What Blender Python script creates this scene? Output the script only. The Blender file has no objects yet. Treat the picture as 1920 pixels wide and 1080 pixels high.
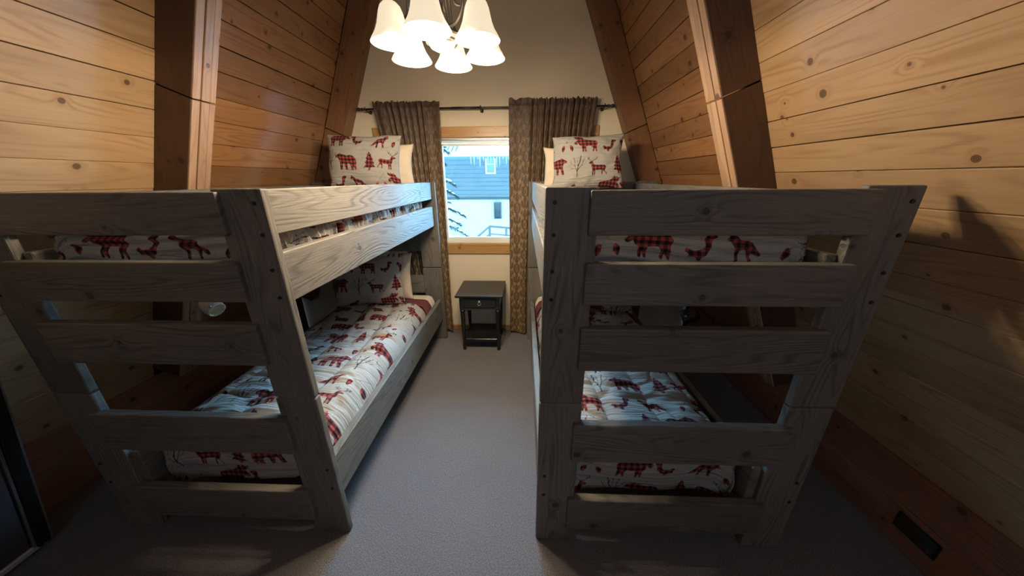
import bpy, bmesh, math, random
import numpy as np
from mathutils import Matrix, Vector
random.seed(7); RNG = np.random.default_rng(7)
sc = bpy.context.scene
COL = sc.collection
PI = math.pi

# ------------------------------------------------------------------ camera
H = 1.6
cd = bpy.data.cameras.new('camera'); cam = bpy.data.objects.new('camera', cd); COL.objects.link(cam)
cd.sensor_width = 36.0; cd.lens = 581.1 / 1920 * 36.0; cd.clip_start = 0.02; cd.clip_end = 200
Rv = Vector((0.99934633, 0.03567033, -0.00587706)); Uv = Vector((-0.00635072, 0.33326111, 0.94281319)); Fv = Vector((-0.03558905, 0.94215957, -0.3332698))
m = Matrix((( Rv.x, Uv.x, -Fv.x, 0), (Rv.y, Uv.y, -Fv.y, 0), (Rv.z, Uv.z, -Fv.z, 0), (0, 0, 0, 1)))
cam.matrix_world = Matrix.Translation((0, 0, H)) @ m
sc.camera = cam

# ------------------------------------------------------------------ world, sun, exposure
w = bpy.data.worlds.new('sky'); sc.world = w; w.use_nodes = True
bg = w.node_tree.nodes['Background']; bg.inputs[0].default_value = (0.46, 0.77, 0.97, 1); bg.inputs[1].default_value = 1.25
sd = bpy.data.lights.new('overcast_daylight', 'SUN'); sd.energy = 80.0; sd.color = (0.33, 0.65, 1.0); sd.angle = math.radians(115)
sun = bpy.data.objects.new('overcast_daylight', sd); COL.objects.link(sun)
sun.rotation_euler = Vector((0.03, -1.0, -0.44)).to_track_quat('-Z', 'Y').to_euler(); sun.location = (0, 9, 6)
LAMP_W = 8.6
wd_ = bpy.data.lights.new('rear_window_daylight', 'AREA'); wd_.shape = 'RECTANGLE'; wd_.size = 1.2; wd_.size_y = 1.1; wd_.energy = 7; wd_.color = (.62, .78, 1.0)
wl_ = bpy.data.objects.new('rear_window_daylight', wd_); COL.objects.link(wl_); wl_.location = (.50, -2.3, 2.2); wl_.rotation_euler = Vector((0, 1, -.25)).to_track_quat('-Z', 'Y').to_euler()
sc.view_settings.view_transform = 'Standard'; sc.view_settings.look = 'None'
sc.view_settings.gamma = 1.0; sc.view_settings.exposure = 0.85
sc.view_settings.use_curve_mapping = False
sc.cycles.use_denoising = True
sc.cycles.max_bounces = 8; sc.cycles.diffuse_bounces = 5; sc.cycles.transparent_max_bounces = 12
sc.cycles.sample_clamp_indirect = 6.0

# ------------------------------------------------------------------ node helpers
class NT:
    def __init__(s, name):
        s.m = bpy.data.materials.new(name); s.m.use_nodes = True; s.t = s.m.node_tree; s.n = s.t.nodes; s.l = s.t.links
        s.b = s.n['Principled BSDF']
    def new(s, typ, **kw):
        n = s.n.new(typ)
        for k, v in kw.items():
            if hasattr(n, k) and not k[0].isupper(): setattr(n, k, v)
        return n
    def put(s, sock, v):
        if isinstance(v, bpy.types.NodeSocket): s.l.new(v, sock)
        elif v is not None: sock.default_value = v
    def math(s, op, a, b=None, c=None, clamp=False):
        n = s.n.new('ShaderNodeMath'); n.operation = op; n.use_clamp = clamp
        for i, v in enumerate((a, b, c)): s.put(n.inputs[i], v) if v is not None else None
        return n.outputs[0]
    def vmath(s, op, a, b=None):
        n = s.n.new('ShaderNodeVectorMath'); n.operation = op
        s.put(n.inputs[0], a)
        if b is not None: s.put(n.inputs[3] if op == 'SCALE' else n.inputs[1], b)
        return n.outputs[1] if op in ('LENGTH', 'DISTANCE') else n.outputs[0]
    def sep(s, v):
        n = s.n.new('ShaderNodeSeparateXYZ'); s.put(n.inputs[0], v); return n.outputs
    def comb(s, x, y, z=0.0):
        n = s.n.new('ShaderNodeCombineXYZ'); s.put(n.inputs[0], x); s.put(n.inputs[1], y); s.put(n.inputs[2], z); return n.outputs[0]
    def noise(s, v, scale=5, detail=3, rough=.5, dist=0, dims='3D'):
        n = s.n.new('ShaderNodeTexNoise'); n.noise_dimensions = dims; s.put(n.inputs['Vector'], v)
        n.inputs['Scale'].default_value = scale; n.inputs['Detail'].default_value = detail
        n.inputs['Roughness'].default_value = rough; n.inputs['Distortion'].default_value = dist
        return n.outputs[0]
    def ramp(s, f, stops):
        n = s.n.new('ShaderNodeValToRGB'); s.put(n.inputs[0], f); e = n.color_ramp.elements
        while len(e) < len(stops): e.new(.5)
        for i, (p, c) in enumerate(stops): e[i].position = p; e[i].color = (*c, 1) if len(c) == 3 else c
        return n.outputs[0]
    def maprange(s, v, a, b, c=0., d=1., smooth=True):
        n = s.n.new('ShaderNodeMapRange'); s.put(n.inputs[0], v)
        for i, q in zip((1, 2, 3, 4), (a, b, c, d)): n.inputs[i].default_value = q
        if smooth: n.interpolation_type = 'SMOOTHSTEP'
        return n.outputs[0]
    def mix(s, f, a, b, blend='MIX'):
        n = s.n.new('ShaderNodeMix'); n.data_type = 'RGBA'; n.blend_type = blend
        s.put(n.inputs[0], f); s.put(n.inputs[6], (*a, 1) if isinstance(a, tuple) else a); s.put(n.inputs[7], (*b, 1) if isinstance(b, tuple) else b)
        return n.outputs[2]
    def bump(s, h, strength=.3, dist=.01):
        n = s.n.new('ShaderNodeBump'); s.put(n.inputs['Height'], h); n.inputs['Strength'].default_value = strength; n.inputs['Distance'].default_value = dist
        s.l.new(n.outputs[0], s.b.inputs['Normal'])
    def obj(s): return s.n.new('ShaderNodeTexCoord').outputs['Object']
    def rnd(s): return s.n.new('ShaderNodeObjectInfo').outputs['Random']
    def base(s, c, rough=.6, metal=0, spec=None):
        s.put(s.b.inputs['Base Color'], (*c, 1) if isinstance(c, tuple) else c); s.put(s.b.inputs['Roughness'], rough); s.b.inputs['Metallic'].default_value = metal
        if spec is not None: s.b.inputs['Specular IOR Level'].default_value = spec

def plain(name, c, rough=.6, metal=0, spec=None, var=.12, scale=12):
    t = NT(name); o = t.obj(); n = t.noise(o, scale, 3)
    t.base(t.mix(n, tuple(x*(1-var) for x in c), tuple(min(1, x*(1+var)) for x in c)), rough, metal, spec); return t.m

def wood(name, light, dark, knot, knots=.5, grain=1.0, rough=.5, vary=.35, bump=.25, ring=26, knot_gap=(4.2, 9.0), streak=None):
    """boards run along local X; every object gets its own figure from Object Info"""
    t = NT(name); r = t.rnd(); o = t.obj()
    off = t.comb(t.math('MULTIPLY', r, 83.0), t.math('MULTIPLY', r, 37.0), 0.0)
    v = t.vmath('ADD', o, off); x, y, z = t.sep(v)[0:3]
    yz = t.math('ADD', y, t.math('MULTIPLY', z, .8))
    # knots
    kv = t.comb(t.math('MULTIPLY', x, knot_gap[0]), t.math('MULTIPLY', yz, knot_gap[1]))
    vo = t.n.new('ShaderNodeTexVoronoi'); vo.voronoi_dimensions = '2D'; vo.inputs['Scale'].default_value = 1.0; t.l.new(kv, vo.inputs['Vector'])
    pos = vo.outputs['Position']; dv = t.vmath('SUBTRACT', kv, pos)
    dx, dy, _ = t.sep(dv)[0:3]
    kd = t.vmath('LENGTH', t.comb(t.math('DIVIDE', dx, knot_gap[0]), t.math('DIVIDE', dy, knot_gap[1])))     # metres
    cr, cg, cb = t.sep(vo.outputs['Color'])[0:3]
    has = t.math('GREATER_THAN', cr, 1 - knots)
    rad = t.math('MULTIPLY_ADD', cg, .011, .005)
    km = t.math('MULTIPLY', has, t.math('SUBTRACT', 1.0, t.maprange(t.math('DIVIDE', kd, rad), .75, 1.15)))
    halo = t.math('MULTIPLY', has, t.math('SUBTRACT', 1.0, t.maprange(t.math('DIVIDE', kd, rad), .9, 3.2)))
    push = t.math('MULTIPLY', has, t.math('EXPONENT', t.math('MULTIPLY', t.math('POWER', t.math('DIVIDE', kd, .026), 2.0), -1.0)))
    # grain
    warp = t.noise(t.comb(t.math('MULTIPLY', x, .75), t.math('MULTIPLY', yz, 6.5)), 1.0, 1.5)
    brk = t.noise(t.comb(t.math('MULTIPLY', x, 2.2), t.math('MULTIPLY', yz, 17.0)), 1.0, 2)
    ph = t.math('ADD', t.math('MULTIPLY', yz, ring*4.0), t.math('MULTIPLY', warp, 95.0*grain))
    ph = t.math('ADD', ph, t.math('MULTIPLY', push, 9.0))
    rings = t.math('MULTIPLY_ADD', t.math('SINE', ph), .5, .5)
    rings = t.math('MULTIPLY', t.math('POWER', rings, 2.2), t.maprange(brk, .3, .68))
    fine = t.noise(t.comb(t.math('MULTIPLY', x, 6.0), t.math('MULTIPLY', yz, 190.0)), 1.0, 3, .6)
    g = t.math('ADD', t.math('MULTIPLY', rings, .42), t.math('MULTIPLY', fine, .62))
    col = t.mix(t.maprange(g, .15, .95), light, dark)
    big = t.noise(t.comb(t.math('MULTIPLY', x, 1.1), t.math('MULTIPLY', yz, 3.0)), 1.0, 2)
    col = t.mix(t.math('MULTIPLY', t.maprange(big, .35, .75), .45), col, dark)
    if streak: col = t.mix(t.math('MULTIPLY', t.maprange(fine, .56, .7), .6), col, streak)
    bright = t.math('MULTIPLY_ADD', r, vary*2, 1.0-vary)
    hsv = t.n.new('ShaderNodeHueSaturation'); t.put(hsv.inputs['Color'], col); t.put(hsv.inputs['Value'], bright); col = hsv.outputs[0]
    col = t.mix(t.math('MULTIPLY', halo, .45), col, dark)
    ringk = t.math('MULTIPLY_ADD', t.math('SINE', t.math('MULTIPLY', kd, 1500.0)), .25, .75)
    col = t.mix(t.math('MULTIPLY', km, ringk), col, knot)
    t.base(col, rough)
    t.bump(t.math('SUBTRACT', 1.0, t.math('ADD', g, t.math('MULTIPLY', km, .7))), bump, .004)
    return t.m

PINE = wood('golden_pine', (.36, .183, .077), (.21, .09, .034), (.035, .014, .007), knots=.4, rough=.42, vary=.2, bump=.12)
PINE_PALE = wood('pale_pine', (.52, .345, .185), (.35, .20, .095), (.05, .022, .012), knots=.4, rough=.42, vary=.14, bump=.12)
BEAM_DARK = wood('dark_stained_fir', (.105, .048, .022), (.06, .026, .012), (.012, .007, .005), knots=.45, rough=.55, vary=.1, bump=.15, knot_gap=(5, 6))
BEAM_MID = wood('brown_fir', (.25, .12, .055), (.15, .068, .03), (.025, .012, .008), knots=.5, rough=.5, vary=.1, bump=.15, knot_gap=(6, 8))
BEAM_LIGHT = wood('light_fir_trim', (.50, .33, .2), (.36, .2, .11), (.06, .03, .02), knots=.3, rough=.45, vary=.1, bump=.1)
TRIM_WOOD = wood('honey_pine_trim', (.50, .28, .10), (.34, .165, .05), (.07, .03, .012), knots=.5, rough=.35, vary=.08, bump=.06)
KNEE = wood('reddish_fir', (.30, .135, .075), (.17, .065, .035), (.02, .01, .008), knots=.35, rough=.5, vary=.1, bump=.15)
GREY = wood('weathered_grey_wood', (.185, .172, .148), (.072, .066, .057), (.035, .03, .026), knots=.42, grain=1.5, rough=.6, vary=.12, bump=.55, ring=34, knot_gap=(3.0, 6.5), streak=(.30, .28, .245))
SHELL = plain('dark_joint', (.03, .018, .01), .9)
METAL = plain('brushed_pewter', (.36, .34, .31), .4, .9)
ROD = plain('dark_bronze_rod', (.07, .06, .055), .4, .8)
BLACK = plain('black_lacquer', (.010, .009, .009), .28)
PLUG = plain('dark_plug', (.018, .015, .013), .6)
SILVER = plain('satin_silver', (.55, .55, .56), .3, .9)
RUBBER = plain('black_rubber', (.008, .008, .008), .5)
DARKPANEL = plain('charcoal_panel', (.10, .10, .11), .35, .3)
CREAM = plain('cream_cotton', (.72, .62, .48), .9)
MAROON = plain('maroon_cotton', (.13, .028, .035), .9)
MATT = plain('mattress_ticking', (.55, .5, .42), .9)
VINYL = plain('white_vinyl', (.78, .77, .72), .35, var=.03)
SNOW = plain('snow', (.76, .79, .82), .8, var=.05, scale=.8)
STUCCO = plain('white_stucco', (.66, .74, .76), .9, var=.05, scale=6)
SIDING = plain('blue_grey_siding', (.15, .195, .215), .8, var=.15, scale=3)
EXTDARK = plain('dark_window_glass', (.05, .08, .10), .15, var=.3, scale=2)
EXTWHITE = plain('white_window_frame', (.85, .88, .88), .5, var=.03)
RAILM = plain('grey_deck_wood', (.09, .11, .12), .8)
NEEDLE = plain('spruce_needles', (.02, .05, .05), .9, var=.5, scale=3)
BARK = plain('spruce_bark', (.07, .055, .045), .9)

t = NT('painted_plaster'); o = t.obj(); n = t.noise(o, 60, 4); n2 = t.noise(o, 1.2, 2)
t.base(t.mix(n2, (.74, .64, .46), (.80, .70, .53)), .75); t.bump(n, .12, .003); PLASTER = t.m
t = NT('loop_pile_carpet'); o = t.obj(); n = t.noise(o, 210, 3, .7); n2 = t.noise(o, 3, 3); n3 = t.noise(o, 900, 2)
c = t.ramp(n, [(.3, (.10, .096, .105)), (.5, (.25, .238, .25)), (.72, (.44, .42, .44))])
c = t.mix(t.math('MULTIPLY', n2, .35), c, (.17, .155, .16)); t.base(c, .95, spec=.1); t.bump(t.math('ADD', n, n3), .9, .004); CARPET = t.m

def glassmat():
    t = NT('window_glass'); tr = t.n.new('ShaderNodeBsdfTransparent'); tr.inputs[0].default_value = (.9, .97, .98, 1)
    gl = t.n.new('ShaderNodeBsdfGlossy'); gl.inputs['Roughness'].default_value = .02
    fr = t.n.new('ShaderNodeFresnel'); fr.inputs[0].default_value = 1.45; mx = t.n.new('ShaderNodeMixShader')
    t.l.new(fr.outputs[0], mx.inputs[0]); t.l.new(tr.outputs[0], mx.inputs[1]); t.l.new(gl.outputs[0], mx.inputs[2])
    t.l.new(mx.outputs[0], t.n['Material Output'].inputs[0]); return t.m
GLASS = glassmat()
def icemat():
    t = NT('ice'); t.base((.8, .93, .97), .2); t.b.inputs['Transmission Weight'].default_value = .3; return t.m
ICE = icemat()
def shademat():
    t = NT('frosted_lit_glass'); lw = t.n.new('ShaderNodeLayerWeight'); lw.inputs[0].default_value = .35
    o = t.obj(); n = t.noise(o, 18, 3)
    t.base(t.mix(n, (.85, .78, .64), (.95, .9, .8)), .45); t.b.inputs['Transmission Weight'].default_value = 0
    t.put(t.b.inputs['Emission Color'], t.mix(n, (1, .80, .52), (1, .88, .66))); t.b.inputs['Emission Strength'].default_value = .45
    return t.m
SHADE = shademat()
def emit(name, c, s):
    t = NT(name); t.base(c, .5); t.b.inputs['Emission Color'].default_value = (*c, 1); t.b.inputs['Emission Strength'].default_value = s; return t.m
BULB = emit('glowing_bulb', (1, .86, .62), 14)

# ------------------------------------------------------------------ printed fabric: silhouettes kept as distance fields on the cloth's own vertices
def plaid_fabric(name):
    t = NT(name); at = t.n.new('ShaderNodeAttribute'); at.attribute_name = 'motif'
    P, D, _ = t.sep(at.outputs['Color'])[0:3]
    uv = t.n.new('ShaderNodeUVMap').outputs[0]; u, v, _ = t.sep(uv)[0:3]
    def band(q, per): return t.math('GREATER_THAN', t.math('FRACT', t.math('DIVIDE', q, per)), .5)
    a = band(u, .027); b = band(v, .027); s = t.math('MULTIPLY', t.math('ADD', a, b), .5)
    plaid = t.ramp(s, [(0, (.38, .065, .06)), (.5, (.12, .03, .032)), (1, (.016, .010, .012))])
    n = t.noise(t.vmath('SCALE', uv, 1.0), 9, 2)
    base = t.mix(n, (.36, .35, .32), (.43, .415, .38))
    c = t.mix(t.maprange(P, .45, .55), base, plaid)
    c = t.mix(t.maprange(D, .44, .56), c, (.045, .025, .027))
    t.base(c, .85, spec=.25)
    wv = t.noise(t.comb(t.math('MULTIPLY', u, 5.0), t.math('MULTIPLY', v, 34.0)), 1.0, 2.5, .5, .9); wv2 = t.noise(uv, 26, 3)
    t.bump(t.math('ADD', t.math('MULTIPLY', wv, 1.0), t.math('MULTIPLY', wv2, .3)), .75, .022)
    return t.m
PRINT = plaid_fabric('lodge_print_cotton')

def seg_dist(X, Y, pts, closed):
    d = np.full(X.shape, 9.0)
    n = len(pts)
    for i in range(n if closed else n-1):
        ax, ay = pts[i]; bx, by = pts[(i+1) % n]; ex, ey = bx-ax, by-ay; L = ex*ex+ey*ey+1e-12
        tt = np.clip(((X-ax)*ex+(Y-ay)*ey)/L, 0, 1); d = np.minimum(d, np.hypot(X-ax-tt*ex, Y-ay-tt*ey))
    return d
def inside(X, Y, pts):
    r = np.zeros(X.shape, bool); n = len(pts)
    for i in range(n):
        ax, ay = pts[i]; bx, by = pts[(i+1) % n]
        if ay == by: continue
        r ^= ((ay > Y) != (by > Y)) & (X < (bx-ax)*(Y-ay)/(by-ay)+ax)
    return r
BEAR = dict(poly=[[(.02,.45),(.05,.62),(.12,.72),(.25,.78),(.4,.75),(.55,.80),(.66,.82),(.72,.89),(.76,.84),(.84,.80),(.92,.75),(.98,.68),(.93,.62),(.82,.60),(.78,.5),(.76,.38),(.82,.12),(.84,.04),(.70,.04),(.66,.28),(.60,.38),(.56,.12),(.58,.03),(.46,.03),(.45,.34),(.36,.38),(.31,.32),(.28,.12),(.31,.03),(.17,.03),(.17,.26),(.12,.14),(.14,.05),(.03,.05),(.05,.28)]], w=.135)
DEER = dict(poly=[[(.08,.62),(.10,.67),(.20,.72),(.24,.76),(.29,.72),(.31,.64),(.36,.56),(.5,.55),(.7,.56),(.84,.55),(.90,.48),(.88,.36),(.84,.30),(.85,.22),(.93,.12),(.93,0),(.89,0),(.88,.12),(.78,.24),(.74,.18),(.75,0),(.70,0),(.69,.2),(.70,.30),(.5,.29),(.43,.30),(.42,0),(.37,0),(.37,.28),(.34,.2),(.33,0),(.28,0),(.29,.32),(.25,.42),(.22,.58),(.16,.6)]],
    stroke=[([(.22,.74),(.12,.80),(.02,.90),(.0,1.0)],.022),([(.10,.82),(.10,.96)],.018),([(.04,.88),(.0,.84)],.015),([(.26,.75),(.36,.80),(.46,.88),(.48,1.0)],.022),([(.38,.82),(.37,.97)],.018),([(.31,.78),(.29,.9)],.015)], w=.13)
PINET = dict(poly=[[(.5,1),(.42,.84),(.32,.78),(.40,.76),(.30,.62),(.2,.56),(.32,.55),(.22,.42),(.1,.34),(.26,.35),(.16,.22),(.0,.12),(.2,.16),(.42,.13),(.44,0),(.56,0),(.58,.13),(.8,.16),(1,.12),(.84,.22),(.74,.35),(.9,.34),(.78,.42),(.68,.55),(.8,.56),(.7,.62),(.6,.76),(.68,.78),(.58,.84)]], w=.085, asp=1.35)
TREE = dict(poly=[], stroke=[([(.5,0),(.49,.3),(.45,.5),(.36,.75),(.33,.98)],.04),([(.5,.25),(.62,.5),(.66,.75),(.72,.95)],.03),([(.49,.32),(.3,.5),(.16,.72),(.1,.9)],.026),([(.3,.5),(.12,.55),(.02,.68)],.018),([(.46,.48),(.52,.7),(.5,.97)],.022),([(.62,.5),(.82,.62),(.9,.82)],.022),([(.56,.38),(.8,.42),(1,.6)],.02),([(.2,.65),(.24,.85)],.015),([(.38,.68),(.44,.9)],.015),([(.66,.72),(.6,.92)],.015),([(.8,.6),(.98,.72)],.014),([(.78,.42),(.92,.38)],.013)], w=.11, asp=1.1)
FOX = dict(poly=[[(.0,.60),(.06,.72),(.10,.88),(.15,.78),(.24,.74),(.34,.62),(.55,.60),(.68,.54),(.80,.36),(.95,.2),(1,.12),(.86,.14),(.74,.22),(.70,.30),(.68,.12),(.74,.0),(.62,.0),(.58,.22),(.52,.34),(.38,.32),(.36,.0),(.26,.0),(.27,.26),(.22,.42),(.14,.56)]], w=.105)
DUCK = dict(poly=[[(.0,.86),(.08,.96),(.22,1.),(.36,.94),(.4,.78),(.38,.55),(.46,.42),(.7,.36),(.95,.46),(1,.34),(.86,.24),(.95,.12),(.76,.16),(.66,.12),(.56,.0),(.46,.0),(.50,.12),(.34,.22),(.2,.42),(.18,.66),(.12,.78)]], w=.085)
MOOSE = dict(poly=[[(.0,.5),(.02,.42),(.1,.4),(.18,.48),(.22,.36),(.3,.3),(.3,0),(.36,0),(.38,.26),(.42,0),(.48,0),(.48,.3),(.7,.32),(.76,.2),(.74,0),(.8,0),(.84,.2),(.9,0),(.95,0),(.93,.3),(.97,.5),(.9,.62),(.7,.66),(.5,.7),(.36,.78),(.26,.7),(.16,.66)],[(.14,.68),(.02,.8),(.0,.95),(.1,.86),(.16,.95),(.22,.86),(.3,.96),(.34,.84),(.42,.9),(.36,.76),(.24,.7)]], w=.135)
OARS = dict(poly=[[(.12,.0),(.02,.12),(.04,.3),(.2,.42),(.3,.36),(.28,.16)],[(.88,.0),(.98,.12),(.96,.3),(.8,.42),(.7,.36),(.72,.16)]], stroke=[([(.2,.3),(.9,1)],.02),([(.8,.3),(.1,1)],.02)], w=.075, asp=1.25)
TILE = .64; NPX = 460
def build_tile():
    P = np.full((NPX, NPX), 9.0); D = np.full((NPX, NPX), 9.0)
    layout = [[BEAR, TREE, DEER, PINET], [OARS, MOOSE, DUCK, FOX], [PINET, DEER, TREE, BEAR], [FOX, OARS, MOOSE, DUCK]]
    cell = TILE/4; px = TILE/NPX; K = TILE/.56*1.12
    for r in range(4):
        for c in range(4):
            mo = layout[r][c]; w_ = mo['w']*K; h_ = w_*mo.get('asp', .85)
            cx = (c+.5+(.5 if r % 2 else 0)+.08*math.sin(7*r+3*c))*cell; cy = (r+.5+.07*math.cos(5*r+2*c))*cell
            flip = -1 if (r*3+c) % 2 else 1
            i0 = int((cx-w_*.75)/px); i1 = int((cx+w_*.75)/px); j0 = int((cy-h_*.75)/px); j1 = int((cy+h_*.75)/px)
            I, J = np.meshgrid(np.arange(i0, i1), np.arange(j0, j1))
            X = ((I*px-cx)*flip); Y = (J*px-cy)
            for pl in mo['poly']:
                pts = [((a-.5)*w_, (b-.5)*h_) for a, b in pl]
                d = seg_dist(X, Y, pts, True); d = np.where(inside(X, Y, pts), -d, d)
                P[J % NPX, I % NPX] = np.minimum(P[J % NPX, I % NPX], d)
            for pl, th in mo.get('stroke', []):
                pts = [((a-.5)*w_, (b-.5)*h_) for a, b in pl]
                d = seg_dist(X, Y, pts, False)-max(th*w_*.62, .0013)
                D[J % NPX, I % NPX] = np.minimum(D[J % NPX, I % NPX], d)
    return np.clip(.5-P/.03, 0, 1), np.clip(.5-D/.03, 0, 1)
TP, TD = build_tile()
def sample_tile(T, u, v, tu, tv):
    n1, n0 = T.shape; x = (u/tu*n0) % n0; y = (v/tv*n1) % n1
    i = np.floor(x).astype(int) % n0; j = np.floor(y).astype(int) % n1; fx = x-np.floor(x); fy = y-np.floor(y)
    i1 = (i+1) % n0; j1 = (j+1) % n1
    return (T[j, i]*(1-fx)+T[j, i1]*fx)*(1-fy)+(T[j1, i]*(1-fx)+T[j1, i1]*fx)*fy

# damask tile
def build_damask():
    W_, H_ = .19, .30; nx, ny = 200, 350; X, Y = np.meshgrid(np.arange(nx)/nx*W_, np.arange(ny)/ny*H_); D = np.full(X.shape, 9.0)
    def st(pts, wd):
        nonlocal D
        for ox in (-W_, 0, W_):
            for oy in (-H_, 0, H_):
                q = [(a+ox, b+oy) for a, b in pts]; D = np.minimum(D, seg_dist(X, Y, q, False)-wd)
    def spiral(x, y, r, a0, turns, d, wd):
        n = 26; st([(x+r*(1-.82*k/n)*math.cos(a0+d*turns*2*PI*k/n), y+r*(1-.82*k/n)*math.sin(a0+d*turns*2*PI*k/n)) for k in range(n+1)], wd)
    for bx, by in ((W_/2, 0), (0, H_/2)):
        for sg in (1, -1):
            m_ = lambda a: a if sg > 0 else PI-a
            st([(bx+sg*(.012+.036*math.sin(PI*k/18)**1.4), by+.02+.26*k/18*H_/.30) for k in range(19)], .0030)       # ogee band
            spiral(bx+sg*.030, by+.075, .021, m_(-PI/2), 1.35, sg, .0038)
            spiral(bx+sg*.027, by+.195, .019, m_(PI/2), 1.3, -sg, .0036)
            spiral(bx+sg*.062, by+.135, .015, m_(PI), 1.2, sg, .0032)
            st([(bx+sg*.004, by+.10), (bx+sg*.012, by+.125), (bx+sg*.010, by+.15), (bx, by+.172)], .0028)
            st([(bx+sg*.070, by+.225), (bx+sg*.055, by+.25), (bx+sg*.030, by+.262), (bx, by+.285)], .0030)
    return np.clip(.5-D/.02, 0, 1), W_, H_
DT, DW, DH = build_damask()
def curtainmat():
    t = NT('damask_curtain'); at = t.n.new('ShaderNodeAttribute'); at.attribute_name = 'motif'
    P, G, _ = t.sep(at.outputs['Color'])[0:3]
    uv = t.n.new('ShaderNodeUVMap').outputs[0]; n = t.noise(uv, 8, 3)
    ground = t.mix(n, (.066, .041, .029), (.09, .057, .037))
    motif = t.mix(G, (.135, .09, .062), (.33, .225, .115))  # G dulls the gold towards the heading: glare painted into the cloth colour
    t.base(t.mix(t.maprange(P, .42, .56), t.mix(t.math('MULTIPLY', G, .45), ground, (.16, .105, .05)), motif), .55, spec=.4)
    wv = t.noise(uv, 420, 2); t.bump(wv, .25, .003); return t.m
CURT = curtainmat()

# ------------------------------------------------------------------ object helpers
def link(name, me, mat=None, parent=None, loc=(0, 0, 0), rot=None, kind=None):
    o = bpy.data.objects.new(name, me); COL.objects.link(o)
    if mat is not None and not me.materials: me.materials.append(mat)
    if parent is not None: o.parent = parent
    o.location = loc
    if rot is not None: o.rotation_euler = rot
    if kind: o['kind'] = kind
    return o
def thing(name, label, cat, loc, group=None, rz=0):
    o = bpy.data.objects.new(name, None); COL.objects.link(o); o.location = loc; o.rotation_euler = (0, 0, rz)
    o.empty_display_size = .1; tag(o, label, cat, group); return o
def tag(o, label, cat, group=None):
    o['label'] = label; o['category'] = cat
    group = group or {'pillow': 'pillows on the bunks', 'mattress': 'mattresses of the bunk beds', 'comforter': 'woodland print comforters', 'curtain': 'curtains at the window', 'bunk bed': 'grey bunk beds', 'beam': 'sloping rafters', 'lamp': 'reading lamps of the lower bunks', 'blanket': 'maroon blankets', 'sheet': 'cream sheets'}.get(cat)
    if group: o['group'] = group
    return o
def mesh_from(bm, name='mesh', smooth=False):
    me = bpy.data.meshes.new(name); bmesh.ops.recalc_face_normals(bm, faces=bm.faces); bm.to_mesh(me); bm.free()
    if smooth: me.shade_smooth()
    return me
def np_mesh(name, V, F, uv=None, motif=None, smooth=True):
    me = bpy.data.meshes.new(name); V = np.asarray(V, np.float32); F = np.asarray(F, np.int32)
    me.vertices.add(len(V)); me.vertices.foreach_set('co', V.ravel()); me.loops.add(F.size); me.loops.foreach_set('vertex_index', F.ravel())
    me.polygons.add(len(F)); me.polygons.foreach_set('loop_start', np.arange(0, F.size, F.shape[1], dtype=np.int32))
    me.update(calc_edges=True)
    if smooth: me.shade_smooth()
    if uv is not None:
        l = me.uv_layers.new(name='UVMap'); l.data.foreach_set('uv', np.asarray(uv, np.float32)[F.ravel()].ravel())
    if motif is not None:
        a = me.attributes.new('motif', 'FLOAT_COLOR', 'POINT'); c = np.zeros((len(V), 4), np.float32); c[:, 3] = 1; c[:, :motif.shape[1]] = motif; a.data.foreach_set('color', c.ravel())
    return me
def grid_faces(nu, nv, off=0, flip=False):
    i, j = np.meshgrid(np.arange(nu-1), np.arange(nv-1)); a = (j*nu+i).ravel()+off
    q = np.stack([a, a+1, a+nu+1, a+nu], 1); return q[:, ::-1] if flip else q
def bm_box(bm, c, d, rot=None):
    M = Matrix.Translation(c) @ (rot.to_4x4() if rot else Matrix.Identity(4)) @ Matrix.Diagonal((*d, 1)); return bmesh.ops.create_cube(bm, size=1, matrix=M)['verts']
_bc = {}
def board_mesh(L, W, T, bev=.003, seg=1, taper=0.0):
    k = (round(L, 4), round(W, 4), round(T, 4), bev, seg)
    if k in _bc: return _bc[k]
    bm = bmesh.new(); bm_box(bm, (0, 0, 0), (L, W, T))
    if bev: bmesh.ops.bevel(bm, geom=bm.edges[:], offset=bev, segments=seg, affect='EDGES', profile=.5)
    me = mesh_from(bm, 'board'); _bc[k] = me; return me
def mesh_for(me, mat):
    """same geometry, own material slot"""
    if not me.materials: me.materials.append(mat); return me
    if me.materials[0] == mat: return me
    k = (me.name, mat.name)
    if k not in _bc: c = me.copy(); c.materials.clear(); c.materials.append(mat); _bc[k] = c
    return _bc[k]
AX = {'x': Matrix(((1, 0, 0), (0, 0, -1), (0, 1, 0))),     # length x, width z, thickness y
      'xf': Matrix.Identity(3),                               # length x, width y, thickness z
      'y': Matrix(((0, 0, 1), (1, 0, 0), (0, 1, 0))),         # length y, width z, thickness x
      'z': Matrix(((0, 1, 0), (0, 0, 1), (1, 0, 0))),         # length z, width x, thickness y
      'yf': Matrix(((0, -1, 0), (1, 0, 0), (0, 0, 1)))}
def board(name, axis, lo, hi, mat, parent=None, bev=.003, kind=None, seg=1):
    """axis-aligned board between corners lo and hi in world space; grain along axis"""
    A = AX[axis] if isinstance(axis, str) else axis
    c = (Vector(lo)+Vector(hi))/2; d = Vector(hi)-Vector(lo)
    dl = [abs(sum(A[r][k]*d[r] for r in range(3))) for k in range(3)]
    me = mesh_for(board_mesh(*dl, bev, seg), mat)
    o = link(name, me, None, parent, c-(parent.location if parent else Vector((0, 0, 0))), None, kind); o.rotation_euler = A.to_euler(); return o
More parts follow.
